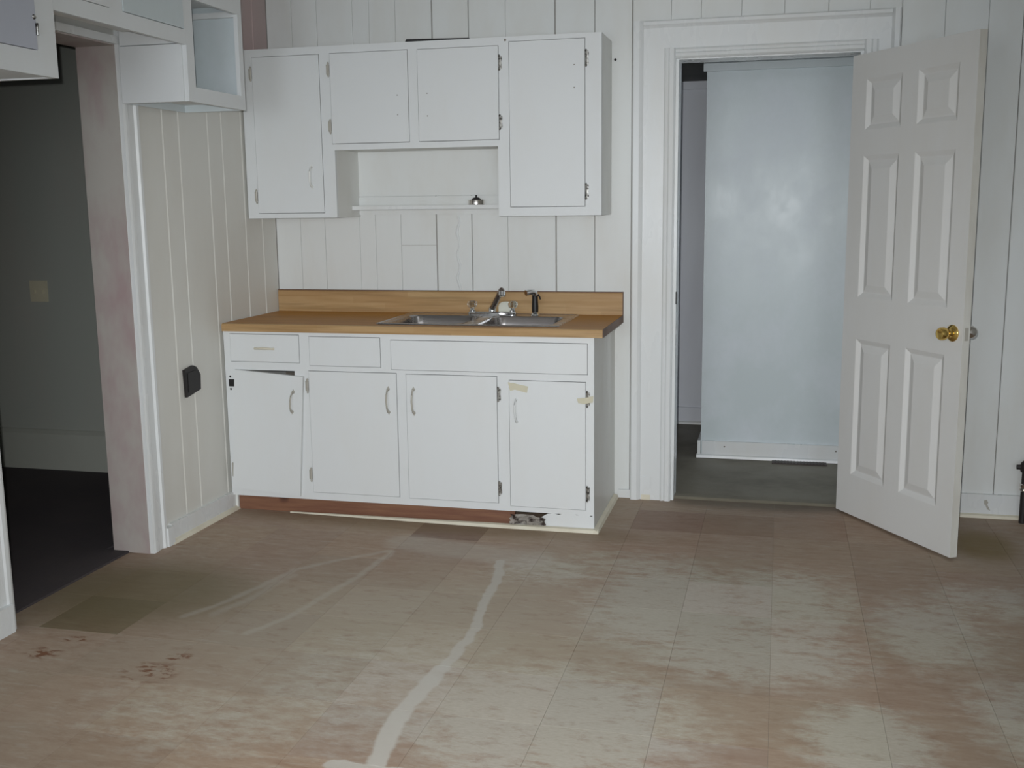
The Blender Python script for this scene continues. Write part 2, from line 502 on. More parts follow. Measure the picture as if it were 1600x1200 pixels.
# ================================================================== WALLS OF THE KITCHEN
DX0, DX1, DZ = 2.098, 2.908, 2.113          # doorway in the back wall
wall_back = struct(bx(-0.155, DX0 - 0.018, 0.012, 0.12, FZ, CEIL).box(DX1 + 0.018, 4.75, 0.012, 0.12, FZ, CEIL).box(DX0 - 0.018, DX1 + 0.018, 0.012, 0.12, DZ + 0.018, CEIL)
                   .build('wall_back', 'backing', origin=(2.3, 0.0, FZ)), 'white painted vertical board wall behind the sink')
BX = [0.0, 0.138, 0.276, 0.469, 0.557, 0.695, 0.886, 1.073, 1.26, 1.505, 1.698, 1.878, 2.058, 2.196, 2.379, 2.57, 2.763, 2.941, 3.077, 3.258, 3.437, 3.578, 3.75, 3.92, 4.09, 4.26, 4.43, 4.6]
WIDE = {0.886: 0.0028, 1.505: 0.0026, 1.878: 0.0022, 1.073: 0.0016, 3.578: 0.0016, 1.698: 0.0014}
for a, b in zip(BX[:-1], BX[1:]):
    ga, gb = WIDE.get(a, 0.0005), WIDE.get(b, 0.0005)
    z0 = DZ + 0.10 if (a + b) / 2 > 2.04 and (a + b) / 2 < 2.94 else FZ
    off = random.uniform(-0.0012, 0.0012)
    pts = [(a + ga, 0.013), (a + ga, 0.002 + off), (a + ga + 0.002, off), (b - gb - 0.002, off), (b - gb, 0.002 + off), (b - gb, 0.013)]
    MB().prism(pts, 'z', z0, CEIL - 0.002).build('board', 'wall', wall_back)
# a crooked bead of caulk and a short patch seam in the boards over the sink
pts = [(0.998 + 0.008 * math.sin(k * 1.7) + 0.004 * random.random(), -0.001, 1.405 - k * 0.031) for k in range(13)]
MB().tube(pts, [0.004 + 0.004 * random.random() for _ in pts], 8).build('caulk_bead', 'trim', wall_back, smooth=True)
bx(0.698, 0.883, -0.0022, 0.002, 1.256, 1.2575).build('patch_seam', 'backing', wall_back)
MB().lathe([(0.006, 0), (0.006, 0.008), (0.002, 0.011)], (1.797, 0.001, 2.128), (0, -1, 0), 8).build('nail', 'iron', wall_back)

SHEAR = 0.0172
LY0, LY1, LZ = -2.145, -1.306, 2.102        # doorway in the left wall
wall_left = struct(bx(-0.155, -0.012, LY1 + 0.016, 0.012, FZ, CEIL).box(-0.155, -0.012, REAR, LY0 - 0.016, FZ, CEIL).box(-0.155, -0.012, LY0 - 0.016, LY1 + 0.016, LZ + 0.016, CEIL)
                   .build('wall_left', 'leftwall', origin=(0, -1.5, FZ)), 'grey white vertical board wall with an open doorway')
LB = [0.0, -0.15, -0.322, -0.508, -0.634, -0.877, -1.003, -1.29]
for a, b in zip(LB[:-1], LB[1:]):
    e = 0.0045
    pts = [(-0.013, a - 0.001), (-0.004, a - 0.001), (0.0, a - 0.001 - e), (0.0, b + 0.001 + e), (-0.004, b + 0.001), (-0.013, b + 0.001)]
    MB().prism(pts, 'z', FZ, CEIL - 0.002).build('board', 'leftwall', wall_left)
y = LY0 - 0.016
while y > -4.4:
    b = y - random.choice((0.13, 0.19, 0.24))
    pts = [(-0.013, y - 0.001), (-0.004, y - 0.001), (0.0, y - 0.0055), (0.0, b + 0.0055), (-0.004, b + 0.001), (-0.013, b + 0.001)]
    MB().prism(pts, 'z', FZ, CEIL - 0.002).build('board', 'leftwall', wall_left)
    y = b
bx(-0.012, 0.0, LY0 - 0.016, LY1 + 0.016, LZ + 0.016, CEIL - 0.002).build('board', 'leftwall', wall_left)
# jambs of the left doorway
trim_l = struct(bx(-0.175, 0.0, LY1, LY1 + 0.016, FZ, LZ + 0.016).box(-0.175, 0.0, LY0 - 0.016, LY0, FZ, LZ + 0.016).box(-0.175, 0.0, LY0, LY1, LZ, LZ + 0.016)
                .build('trim_1', 'jamb'), 'pinkish stained jamb lining of the left doorway')
def casing_profile(s):
    # (depth along wall from the opening edge, thickness)
    return [(0.0, 0.0), (0.0, 0.018), (0.012, 0.022), (0.028, 0.022), (0.036, 0.017), (0.075, 0.015), (0.082, 0.024), (0.098, 0.024), (0.104, 0.012), (0.104, 0.0)]
cp = casing_profile(1)
trim2 = struct(MB().prism([(t, LY1 + 0.004 + d) for d, t in cp], 'z', FZ, LZ + 0.10).build('trim_2', 'trim'), 'white moulded casing on the far side of the left doorway')
bx(0.0, 0.032, -1.206, -1.158, FZ, 0.072).build('plinth_block', 'trim', trim2, bevel=0.002)
trim3 = struct(MB().prism([(t, LY0 - 0.004 - d) for d, t in cp], 'z', FZ, LZ + 0.10).build('trim_3', 'trim'), 'white moulded casing on the near side of the left doorway')
bx(0.0, 0.034, LY0 - 0.112, LY0 - 0.028, FZ, 0.09).build('plinth_block', 'trim', trim3, bevel=0.002)
struct(bx(0.0, 0.02, LY0 - 0.108, LY1 + 0.108, LZ + 0.004, LZ + 0.034).build('trim_4', 'trim', bevel=0.002), 'head casing over the left doorway')
bb = struct(bx(0.0, 0.018, -1.158, -0.565, FZ, 0.078).build('baseboard_left', 'trim', bevel=0.002), 'painted baseboard of the left wall')
MB().prism([(0.018, FZ), (0.036, FZ), (0.030, FZ + 0.012), (0.018, FZ + 0.018)], 'y', -1.17, -0.555).build('shoe_molding', 'cream', bb)
bb = struct(bx(0.0, 0.018, -4.4, LY0 - 0.112, FZ, 0.078).build('baseboard_left', 'trim', bevel=0.002), 'painted baseboard of the left wall near the camera')
SHEAR = 0.0

wall_right = struct(bx(4.6, 4.75, REAR, 0.012, FZ, CEIL).build('wall_right', 'wall'), 'white painted wall on the right')
ceiling = struct(bx(-0.3, 4.75, REAR - 0.15, 0.12, CEIL, CEIL + 0.1).build('ceiling', 'ceil'), 'off white ceiling')
wr = MB()
xs = [-0.3, WIN[0][0], WIN[0][1], WIN[1][0], WIN[1][1], 4.75]
for k in range(0, 5, 2):
    wr.box(xs[k], xs[k + 1], REAR - 0.15, REAR, FZ, CEIL)
for a, b in WIN:
    wr.box(a, b, REAR - 0.15, REAR, FZ, WZ0).box(a, b, REAR - 0.15, REAR, WZ1, CEIL)
struct(wr.build('wall_rear', 'wall'), 'white wall with two windows behind the camera')
for k, (a, b) in enumerate(WIN):
    w = MB()
    w.box(a - 0.08, a + 0.02, REAR - 0.004, REAR + 0.02, WZ0 - 0.06, WZ1 + 0.08).box(b - 0.02, b + 0.08, REAR - 0.004, REAR + 0.02, WZ0 - 0.06, WZ1 + 0.08)
    w.box(a + 0.02, b - 0.02, REAR - 0.004, REAR + 0.02, WZ1 - 0.02, WZ1 + 0.08).box(a + 0.02, b - 0.02, REAR - 0.004, REAR + 0.03, WZ0 - 0.06, WZ0 + 0.02)
    w.box(a + 0.02, b - 0.02, REAR - 0.004, REAR + 0.015, (WZ0 + WZ1) / 2 - 0.02, (WZ0 + WZ1) / 2 + 0.02)
    struct(w.build('window_%d' % (k + 1), 'trim'), 'white sash window behind the camera')

# ------------------------------------------------------------------ casing of the back doorway, its jambs and threshold
cas = MB()
def lcas(mb, x, s, z1, w_flat):
    """stacked casing upright: x = opening edge, s = -1 to the left, +1 to the right"""
    def seg(a, b, t, zt):
        xa, xb = sorted((x + s * a, x + s * b))
        mb.box(xa, xb, -t, 0.0, FZ, zt)
    return seg
trim5 = struct(bx(1.934, 2.032, -0.026, -0.0005, FZ, 2.258).build('trim_5', 'trim', bevel=0.002), 'wide glossy white casing left of the back doorway')
MB().prism([(1.884, -0.0005), (1.884, -0.036), (1.890, -0.042), (1.916, -0.042), (1.926, -0.034), (1.934, -0.026), (1.934, -0.0005)], 'z', FZ, 2.292).build('back_band', 'trim', trim5)
MB().prism([(2.032, -0.0005), (2.032, -0.030), (2.038, -0.036), (2.050, -0.030), (2.058, -0.038), (2.076, -0.040), (2.084, -0.030), (2.084, -0.0005)], 'z', FZ, 2.165).build('stop_molding', 'trim', trim5)
bx(1.938, 1.985, -0.0285, -0.026, FZ + 0.012, 0.105).build('patch_plate', 'trim', trim5, bevel=0.001)
bx(1.940, 1.984, -0.030, -0.026, FZ, FZ + 0.026).build('patch_strip', 'cream', trim5)
trim6 = struct(bx(2.982, 3.034, -0.026, -0.0005, FZ, 2.258).build('trim_6', 'trim', bevel=0.002), 'white casing right of the back doorway')
MB().prism([(3.072, -0.0005), (3.072, -0.036), (3.066, -0.042), (3.046, -0.042), (3.040, -0.034), (3.034, -0.026), (3.034, -0.0005)], 'z', FZ, 2.292).build('back_band', 'trim', trim6)
MB().prism([(2.982, -0.0005), (2.982, -0.030), (2.972, -0.036), (2.958, -0.030), (2.950, -0.038), (2.930, -0.040), (2.922, -0.030), (2.922, -0.0005)], 'z', FZ, 2.165).build('stop_molding', 'trim', trim6)
trim7 = struct(bx(2.032, 2.982, -0.0262, -0.0005, 2.165, 2.258).build('trim_7', 'trim', bevel=0.002), 'glossy white head casing over the back doorway')
MB().prism([(-0.0005, 2.292), (-0.036, 2.292), (-0.042, 2.286), (-0.042, 2.272), (-0.034, 2.266), (-0.0265, 2.258), (-0.0005, 2.258)], 'x', 1.934, 3.034).build('back_band', 'trim', trim7)
MB().prism([(-0.0005, 2.165), (-0.030, 2.165), (-0.036, 2.157), (-0.030, 2.146), (-0.038, 2.140), (-0.040, 2.126), (-0.030, 2.118), (-0.0005, 2.118)], 'x', 2.0845, 2.9215).build('stop_molding', 'trim', trim7)
jb = struct(bx(DX0 - 0.014, DX0, -0.012, 0.125, FZ, DZ).box(DX1, DX1 + 0.014, -0.012, 0.125, FZ, DZ).box(DX0 - 0.014, DX1 + 0.014, -0.012, 0.125, DZ, DZ + 0.014)
            .build('trim_8', 'trim'), 'jamb lining of the back doorway')
bx(DX0 - 0.002, DX0 + 0.003, -0.013, 0.02, 0.97, 1.03).build('strike_plate', 'black', jb)
th = struct(MB().prism([(0.02, FZ), (0.035, FZ + 0.010), (0.085, FZ + 0.012), (0.10, FZ)], 'x', DX0, DX1).build('trim_9', 'hallfloor'), 'worn threshold strip of the back doorway')
bb = struct(bx(3.073, 4.6, -0.018, -0.0005, FZ, 0.098).build('baseboard_back', 'trim', bevel=0.002), 'white baseboard right of the back doorway')
MB().prism([(-0.018, FZ), (-0.034, FZ), (-0.030, FZ + 0.012), (-0.018, FZ + 0.018)], 'x', 3.073, 4.6).build('shoe_molding', 'cream', bb)
MB().prism([(3.536, 0.07), (3.548, 0.074), (3.556, 0.062), (3.552, 0.05), (3.56, 0.036), (3.566, 0.022), (3.552, 0.028), (3.545, 0.046), (3.538, 0.052)], 'y', -0.0186, -0.0176).build('scuff', 'stainpull', bb)
struct(bx(1.822, 1.883, -0.014, -0.0005, FZ, 0.03).build('baseboard_back', 'trim', bevel=0.002), 'short baseboard stub between sink cabinet and doorway casing')

# ================================================================== SIDE ROOM (dark) AND HALL
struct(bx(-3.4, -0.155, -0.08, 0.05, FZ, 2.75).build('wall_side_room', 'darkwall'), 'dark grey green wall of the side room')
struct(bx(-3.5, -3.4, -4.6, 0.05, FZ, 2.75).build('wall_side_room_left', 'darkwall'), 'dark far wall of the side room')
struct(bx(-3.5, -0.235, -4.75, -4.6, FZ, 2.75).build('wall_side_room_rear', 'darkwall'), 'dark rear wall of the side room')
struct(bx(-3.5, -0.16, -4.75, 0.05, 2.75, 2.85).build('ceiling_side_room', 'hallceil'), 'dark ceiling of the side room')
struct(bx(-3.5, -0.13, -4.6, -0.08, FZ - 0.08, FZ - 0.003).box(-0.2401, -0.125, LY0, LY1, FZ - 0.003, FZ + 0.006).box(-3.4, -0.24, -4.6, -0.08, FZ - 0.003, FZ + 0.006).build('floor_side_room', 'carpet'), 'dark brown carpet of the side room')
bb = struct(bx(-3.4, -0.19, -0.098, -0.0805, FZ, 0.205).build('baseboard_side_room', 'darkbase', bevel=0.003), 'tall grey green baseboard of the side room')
MB().prism([(-0.0805, 0.225), (-0.088, 0.225), (-0.110, 0.205), (-0.0805, 0.205)], 'x', -3.4, -0.19).build('cap_molding', 'darkbase', bb)
sw = thing('light_switch', (-1.42, -0.081, 0.96), 'tan light switch plate on the dark side room wall', 'switch')
bx(-1.472, -1.362, -0.088, -0.0805, 0.953, 1.070).build('plate', 'almond', sw, bevel=0.003)
for dx in (-0.026, 0.026):
    bx(-1.417 + dx - 0.006, -1.417 + dx + 0.006, -0.098, -0.088, 1.0, 1.022).build('toggle', 'almond', sw, bevel=0.002)

HZ = 2.215
struct(bx(0.9, 4.75, 0.10, 3.0, FZ - 0.08, FZ - 0.002).build('floor_hall', 'hallfloor'), 'olive grey vinyl floor of the hall')
struct(bx(0.9, 4.75, 0.12, 2.0, HZ, HZ + 0.1).build('ceiling_hall', 'hallceil'), 'low ceiling of the hall, its shade painted dark')
hf = struct(bx(0.9, 2.30, 1.90, 2.0, FZ, HZ).build('wall_hall_far', 'hallfar'), 'lilac grey far wall of the hall')
bb = struct(bx(0.9, 2.163, 1.882, 1.8995, FZ, 0.10).build('baseboard_hall_far', 'hallfar', bevel=0.002), 'baseboard of the far hall wall')
MB().prism([(1.882, FZ), (1.866, FZ), (1.870, FZ + 0.014), (1.882, FZ + 0.02)], 'x', 0.9, 2.163).build('shoe_molding', 'trim', bb)
struct(bx(0.9, 2.163, 1.88, 1.8995, 2.165, HZ).build('trim_10', 'hallfar', bevel=0.002), 'crown strip of the far hall wall')
struct(bx(0.8, 0.9, 0.12, 2.0, FZ, HZ + 0.1).build('wall_hall_left', 'hallfar'), 'left end wall of the hall')
struct(bx(2.163, 4.75, 0.96, 1.0, FZ, HZ).box(2.163, 2.20, 1.0, 1.9, FZ, HZ).build('wall_hall', 'hall'), 'pale blue glossy hall partition seen through the doorway')
bb = struct(bx(2.172, 4.6, 0.942, 0.9595, FZ, 0.085).box(2.145, 2.1625, 0.942, 1.88, FZ, 0.085).build('baseboard_hall', 'trim', bevel=0.002), 'white baseboard of the hall partition')
MB().prism([(0.942, FZ), (0.926, FZ), (0.930, FZ + 0.014), (0.942, FZ + 0.02)], 'x', 2.14, 4.6).build('shoe_molding', 'trim', bb)
for nx in (2.30, 2.92):
    MB().lathe([(0.005, 0), (0.004, 0.002)], (nx, 0.942, 0.055), (0, -1, 0), 8).build('nail', 'hole', bb)
struct(bx(2.145, 4.6, 0.938, 0.9595, 2.165, HZ - 0.001).build('trim_11', 'hall', bevel=0.003), 'top trim strip of the hall partition')
reg = thing('floor_register', (2.72, 0.88, FZ), 'dark brown floor register in the hall beside the partition', 'floor vent')
bx(2.57, 2.87, 0.860, 0.925, FZ - 0.002, FZ + 0.004).build('frame', 'register', reg, bevel=0.001)
for k in range(16):
    bx(2.585 + k * 0.0175, 2.594 + k * 0.0175, 0.868, 0.918, FZ + 0.004, FZ + 0.007).build('louver', 'register', reg)

# ================================================================== hinge / pull helpers
def hinge(parent, x, zc, y, s, mat, h=0.064):
    """decorative cabinet hinge: barrel, leaf on the frame side (s=+1 to the right), finials and screws"""
    mb = MB()
    mb.box(x - 0.004, x + 0.004, y - 0.006, y, zc - h * 0.36, zc + h * 0.36)
    mb.tube([(x, y - 0.005, zc - h * 0.40), (x, y - 0.005, zc + h * 0.40)], 0.0042, 8)
    mb.lathe([(0.0042, 0), (0.006, 0.004), (0.002, 0.010)], (x, y - 0.005, zc + h * 0.40), (0, 0, 1), 8)
    mb.lathe([(0.0042, 0), (0.006, 0.004), (0.002, 0.010)], (x, y - 0.005, zc - h * 0.40), (0, 0, -1), 8)
    xa, xb = sorted((x, x + s * 0.012))
    mb.prism([(xa, zc - h * 0.34), (xb - 0.002, zc - h * 0.46), (xb, zc - h * 0.3), (xb - 0.002, zc), (xb, zc + h * 0.3), (xb - 0.002, zc + h * 0.46), (xa, zc + h * 0.34)], 'y', y - 0.0022, y)
    for q in (-1, 1):
        za, zb = sorted((zc + q * h * 0.18, zc + q * h * 0.44))
        mb.lathe([(0.0035, 0), (0.002, 0.0016)], ((xa + xb) / 2 + s * 0.002, y - 0.0022, (za + zb) / 2), (0, -1, 0), 8)
    return mb.build('hinge', mat, parent)
def pull(parent, x, z0, z1, y, mat, rot=0.0):
    zc = (z0 + z1) / 2; h = (z1 - z0) / 2
    pts = [(x, y, zc - h * 0.80), (x, y - 0.012, zc - h * 0.76), (x - 0.002, y - 0.022, zc - h * 0.45), (x - 0.003, y - 0.025, zc), (x - 0.002, y - 0.022, zc + h * 0.45), (x, y - 0.012, zc + h * 0.76), (x, y, zc + h * 0.80)]
    mb = MB().tube(pts, [0.006, 0.005, 0.0042, 0.0045, 0.0042, 0.005, 0.006], 8)
    for q in (-1, 1):
        mb.lathe([(0.008, 0), (0.0075, 0.003), (0.004, 0.004)], (x, y, zc + q * h * 0.80), (0, -1, 0), 10)
        mb.prism([(x - 0.006, zc + q * h * 0.80), (x, zc + q * h * 1.02), (x + 0.006, zc + q * h * 0.80)], 'y', y - 0.002, y)
    if rot:
        mb.rot_y(rot, x, zc)
    return mb.build('handle', mat, parent, smooth=True)
def screw_holes(parent, x, z0, z1, y):
    for z in (z0, z1):
        MB().lathe([(0.003, 0), (0.0025, 0.0008)], (x, y, z), (0, -1, 0), 8).build('screw_hole', 'hole', parent)

# ================================================================== BASE CABINET
YF = -0.617
bc = thing('base_cabinet', (0.9, -0.3, FZ), 'long white sink base cabinet with four doors and torn toe board', 'cabinet')
ff = MB()
def rails(mb, xs0, xs1, z0, z1, holes, y0, y1):
    """a frame panel with rectangular holes: cells of a grid"""
    X = sorted({xs0, xs1, *[h[0] for h in holes], *[h[1] for h in holes]})
    Z = sorted({z0, z1, *[h[2] for h in holes], *[h[3] for h in holes]})
    bmv = {}
    def V(i, j, k):
        if (i, j, k) not in bmv:
            bmv[(i, j, k)] = mb.bm.verts.new((X[i], y0 if k == 0 else y1, Z[j]))
        return bmv[(i, j, k)]
    def solid(i, j):
        if i < 0 or j < 0 or i >= len(X) - 1 or j >= len(Z) - 1:
            return False
        cx, cz = (X[i] + X[i + 1]) / 2, (Z[j] + Z[j + 1]) / 2
        return not any(h[0] < cx < h[1] and h[2] < cz < h[3] for h in holes)
    for i in range(len(X) - 1):
        for j in range(len(Z) - 1):
            if not solid(i, j):
                continue
            mb.bm.faces.new((V(i, j, 0), V(i + 1, j, 0), V(i + 1, j + 1, 0), V(i, j + 1, 0)))
            mb.bm.faces.new((V(i, j, 1), V(i, j + 1, 1), V(i + 1, j + 1, 1), V(i + 1, j, 1)))
            if not solid(i - 1, j):
                mb.bm.faces.new((V(i, j, 0), V(i, j + 1, 0), V(i, j + 1, 1), V(i, j, 1)))
            if not solid(i + 1, j):
                mb.bm.faces.new((V(i + 1, j, 0), V(i + 1, j, 1), V(i + 1, j + 1, 1), V(i + 1, j + 1, 0)))
            if not solid(i, j - 1):
                mb.bm.faces.new((V(i, j, 0), V(i, j, 1), V(i + 1, j, 1), V(i + 1, j, 0)))
            if not solid(i, j + 1):
                mb.bm.faces.new((V(i, j + 1, 0), V(i + 1, j + 1, 0), V(i + 1, j + 1, 1), V(i, j + 1, 1)))
    return mb
G = 0.0024
drawers = [('drawer_front', 0.037, 0.392, 0.731, 0.862), ('drawer_front', 0.446, 0.799, 0.720, 0.856), ('false_front', 0.853, 1.770, 0.711, 0.847)]
doors = [(0.072, 0.362, 0.118, 0.688), (0.437, 0.874, 0.104, 0.692), (0.923, 1.355, 0.1015, 0.690), (1.414, 1.762, 0.091, 0.675)]
holes = [(a - G, b + G, c - G, d + G) for _, a, b, c, d in drawers] + [(a - G, b + G, c - G, d + G) for a, b, c, d in doors]
rails(ff, 0.002, 1.800, 0.066, 0.875, holes, YF, YF + 0.02)
ff.build('face_frame', 'cab', bc)
bx(1.782, 1.800, YF + 0.0205, -0.001, FZ, 0.875).build('side_panel', 'cabside', bc)
bx(0.004, 0.020, YF + 0.0205, -0.001, FZ, 0.875).build('side_panel', 'cabside', bc)
bx(0.021, 1.781, YF + 0.0205, -0.012, 0.068, 0.082).build('bottom_panel', 'hole', bc)  # dark colour puts the interior's shade into this and the back panel
bx(0.021, 1.781, -0.011, -0.001, 0.082, 0.870).build('back_panel', 'hole', bc)
for k, (nm, a, b, c, d) in enumerate(drawers):
    o = bx(a, b, YF - 0.003, YF + 0.016, c, d).build(nm, 'cab', bc, bevel=0.002)
    if k == 0:
        mb = MB()
        pts = [(0.165, YF - 0.003, 0.794), (0.175, YF - 0.012, 0.795), (0.215, YF - 0.018, 0.797), (0.255, YF - 0.012, 0.795), (0.265, YF - 0.003, 0.794)]
        lab(mb.tube(pts, [0.006, 0.005, 0.006, 0.005, 0.006], 8).build('handle', 'cream', o, smooth=True), 'cream painted drawer pull')
# sagging first door: turned clockwise, hanging proud of the frame
d1 = bx(0.039, 0.393, YF - 0.020, YF - 0.003, 0.094, 0.680).rot_y(R(-4.1), 0.216, 0.380).build('door', 'cab', bc, bevel=0.002)
lab(d1, 'white cabinet door hanging crooked, sagging to the right')
mb = MB().box(0.020, 0.050, YF - 0.006, YF - 0.0005, 0.608, 0.642).lathe([(0.0055, 0), (0.003, 0.003)], (0.026, YF - 0.0005, 0.655), (0, -1, 0), 8).lathe([(0.0055, 0), (0.003, 0.003)], (0.026, YF - 0.0005, 0.594), (0, -1, 0), 8)
lab(mb.build('hinge', 'black', d1), 'broken black hinge')
hinge(d1, 0.016, 0.195, YF - 0.001, 1, 'stainpull')
pull(d1, 0.357, 0.485, 0.605, YF - 0.020, 'stainpull', R(-6))
for k, (a, b, c, d) in enumerate(doors[1:]):
    o = bx(a, b, YF - 0.003, YF + 0.016, c, d).build('door', 'cab', bc, bevel=0.002)
    if k == 0:
        for z in (0.622, 0.190):
            hinge(o, 0.430, z, YF - 0.001, -1, 'stainpull')
        pull(o, 0.834, 0.496, 0.632, YF - 0.003, 'stainpull')
    if k == 1:
        for z in (0.610, 0.172):
            hinge(o, 1.362, z, YF - 0.001, 1, 'oldhinge')
        pull(o, 0.958, 0.496, 0.634, YF - 0.003, 'stainpull')
    if k == 2:
        for z in (0.601, 0.167):
            hinge(o, 1.770, z, YF - 0.001, 1, 'oldhinge', 0.07)
        pull(o, 1.446, 0.474, 0.602, YF - 0.003, 'cab', R(2))
        tp = MB().prism([(1.408, 0.667), (1.432, 0.664), (1.502, 0.650), (1.496, 0.621), (1.440, 0.634), (1.418, 0.628)], 'y', YF - 0.0046, YF - 0.0034)
        lab(tp.build('masking_tape', 'tape', o), 'peeling strip of yellowed masking tape')
        tp = MB().prism([(1.725, 0.604), (1.760, 0.608), (1.799, 0.617), (1.797, 0.588), (1.756, 0.580), (1.731, 0.584)], 'y', YF - 0.0125, YF - 0.0112)
        lab(tp.build('masking_tape', 'tape', o), 'yellowed masking tape wrapped over the hinge')
# toe: bare reddish board on the left, torn white board on the right, loose shoe strip
lab(bx(0.022, 1.425, YF + 0.030, YF + 0.048, FZ + 0.001, 0.066).build('toe_board', 'redwood', bc, bevel=0.002), 'bare reddish pine toe board')
lab(MB().prism([(1.40, FZ + 0.001), (1.782, FZ + 0.001), (1.782, 0.068), (1.745, 0.068), (1.72, 0.063), (1.70, 0.068), (1.66, 0.068), (1.635, 0.060), (1.615, 0.067), (1.585, 0.062), (1.53, 0.028), (1.48, 0.008), (1.45, 0.012), (1.43, 0.034), (1.415, 0.030)], 'y', YF + 0.002, YF + 0.012)
    .build('toe_board', 'cab', bc), 'white toe board with a ragged torn upper edge')
MB().prism([(1.7825, FZ + 0.001), (1.801, FZ + 0.001), (1.801, 0.075), (1.790, 0.060), (1.7825, 0.062)], 'y', YF - 0.002, YF + 0.018).build('corner_chip', 'cab', bc)
sm = MB()
A, B = [], []
for k in range(13):
    t = k / 12
    x = 0.30 + 1.524 * t
    yb = YF + 0.018 - 0.020 * min(1, t * 1.6)
    w = 0.006 + 0.016 * min(1, t * 1.5)
    hgt = 0.006 + 0.012 * min(1, t * 1.5)
    A.append([(x, yb, FZ + 0.0005), (x, yb - w, FZ + 0.0005), (x, yb - w * 0.7, FZ + hgt * 0.8), (x, yb, FZ + hgt)])
sm.loft(A, True, True)
sm.build('shoe_molding', 'cream', bc)
MB().prism([(1.801, FZ + 0.0005), (1.824, FZ + 0.0005), (1.818, FZ + 0.014), (1.801, FZ + 0.02)], 'y', YF - 0.024, -0.016).build('shoe_molding', 'cream', bc)
# crumpled paper stuffed in the hole
mb = MB()
rnd = random.Random(4)
NX_, NZ_ = 9, 6
gv = [[mb.bm.verts.new((1.415 + 0.165 * i / (NX_ - 1) + rnd.uniform(-.006, .006), YF - 0.013 + rnd.uniform(-0.012, 0.009), FZ + 0.023 + (0.052 - 0.024 * abs(i / (NX_ - 1) - 0.3)) * j / (NZ_ - 1) * (0.9 + 0.1 * rnd.random()) + rnd.uniform(-.002, .002))) for j in range(NZ_)] for i in range(NX_)]
for i in range(NX_ - 1):
    for j in range(NZ_ - 1):
        if rnd.random() < 0.5:
            mb.bm.faces.new((gv[i][j], gv[i + 1][j], gv[i + 1][j + 1])); mb.bm.faces.new((gv[i][j], gv[i + 1][j + 1], gv[i][j + 1]))
        else:
            mb.bm.faces.new((gv[i][j], gv[i + 1][j], gv[i][j + 1])); mb.bm.faces.new((gv[i + 1][j], gv[i + 1][j + 1], gv[i][j + 1]))
bmesh.ops.solidify(mb.bm, geom=list(mb.bm.faces), thickness=0.0015)
tag(mb.build('crumpled_paper', 'paper'), 'crumpled dirty paper stuffed in the torn toe board hole', 'paper')

# ================================================================== COUNTERTOP
YC = -0.634
SX0, SX1, SY0, SY1 = 0.760, 1.632, -0.572, -0.052      # sink outline
ct = thing('countertop', (0.92, -0.32, 0.876), 'wood grain laminate countertop with backsplash on the sink cabinet', 'countertop')
c0, c1, c2, c3 = SX0 + 0.02, SX1 - 0.02, SY0 + 0.02, SY1 - 0.02
# one slab with a sink cut-out
rb = MB()
Xs, Ys = [0.004, c0, c1, 1.840], [YC + 0.012, c2, c3, -0.022]
vv = {}
def CV(i, j, k):
    if (i, j, k) not in vv:
        vv[(i, j, k)] = rb.bm.verts.new((Xs[i], Ys[j], 0.8765 if k == 0 else 0.914))
    return vv[(i, j, k)]
for i in range(3):
    for j in range(3):
        if i == 1 and j == 1:
            continue
        rb.bm.faces.new((CV(i, j, 1), CV(i + 1, j, 1), CV(i + 1, j + 1, 1), CV(i, j + 1, 1)))
        rb.bm.faces.new((CV(i, j, 0), CV(i, j + 1, 0), CV(i + 1, j + 1, 0), CV(i + 1, j, 0)))
for i in range(3):
    rb.bm.faces.new((CV(i, 0, 0), CV(i + 1, 0, 0), CV(i + 1, 0, 1), CV(i, 0, 1)))
    rb.bm.faces.new((CV(i, 3, 0), CV(i, 3, 1), CV(i + 1, 3, 1), CV(i + 1, 3, 0)))
    rb.bm.faces.new((CV(0, i, 0), CV(0, i, 1), CV(0, i + 1, 1), CV(0, i + 1, 0)))
    rb.bm.faces.new((CV(3, i, 0), CV(3, i + 1, 0), CV(3, i + 1, 1), CV(3, i, 1)))
for a, b in (((1, 1), (2, 1)), ((2, 1), (2, 2)), ((2, 2), (1, 2)), ((1, 2), (1, 1))):
    rb.bm.faces.new((CV(*a, 0), CV(*a, 1), CV(*b, 1), CV(*b, 0)))
rb.build('slab', 'lamtop', ct)
ed = MB().prism([(YC + 0.012, 0.8765), (YC, 0.8765), (YC, 0.906), (YC + 0.004, 0.912), (YC + 0.012, 0.914)], 'x', 0.004, 1.840).build('edge_band', 'lamedge', ct)
bx(1.8402, 1.8425, YC + 0.001, -0.002, 0.8765, 0.9135).build('end_cap', 'lamdark', ct)
bs = MB().prism([(-0.022, 0.9142), (-0.022, 1.018), (-0.017, 1.024), (-0.001, 1.024), (-0.001, 0.9142)], 'x', 0.004, 1.840).build('backsplash', 'lamedge', ct)
bx(0.004, 1.840, -0.0228, -0.001, 1.0242, 1.0275).build('backsplash_cap', 'lamdark', ct)
bx(1.8402, 1.8425, -0.0225, -0.001, 0.9142, 1.0275).build('backsplash_end', 'lamdark', ct)

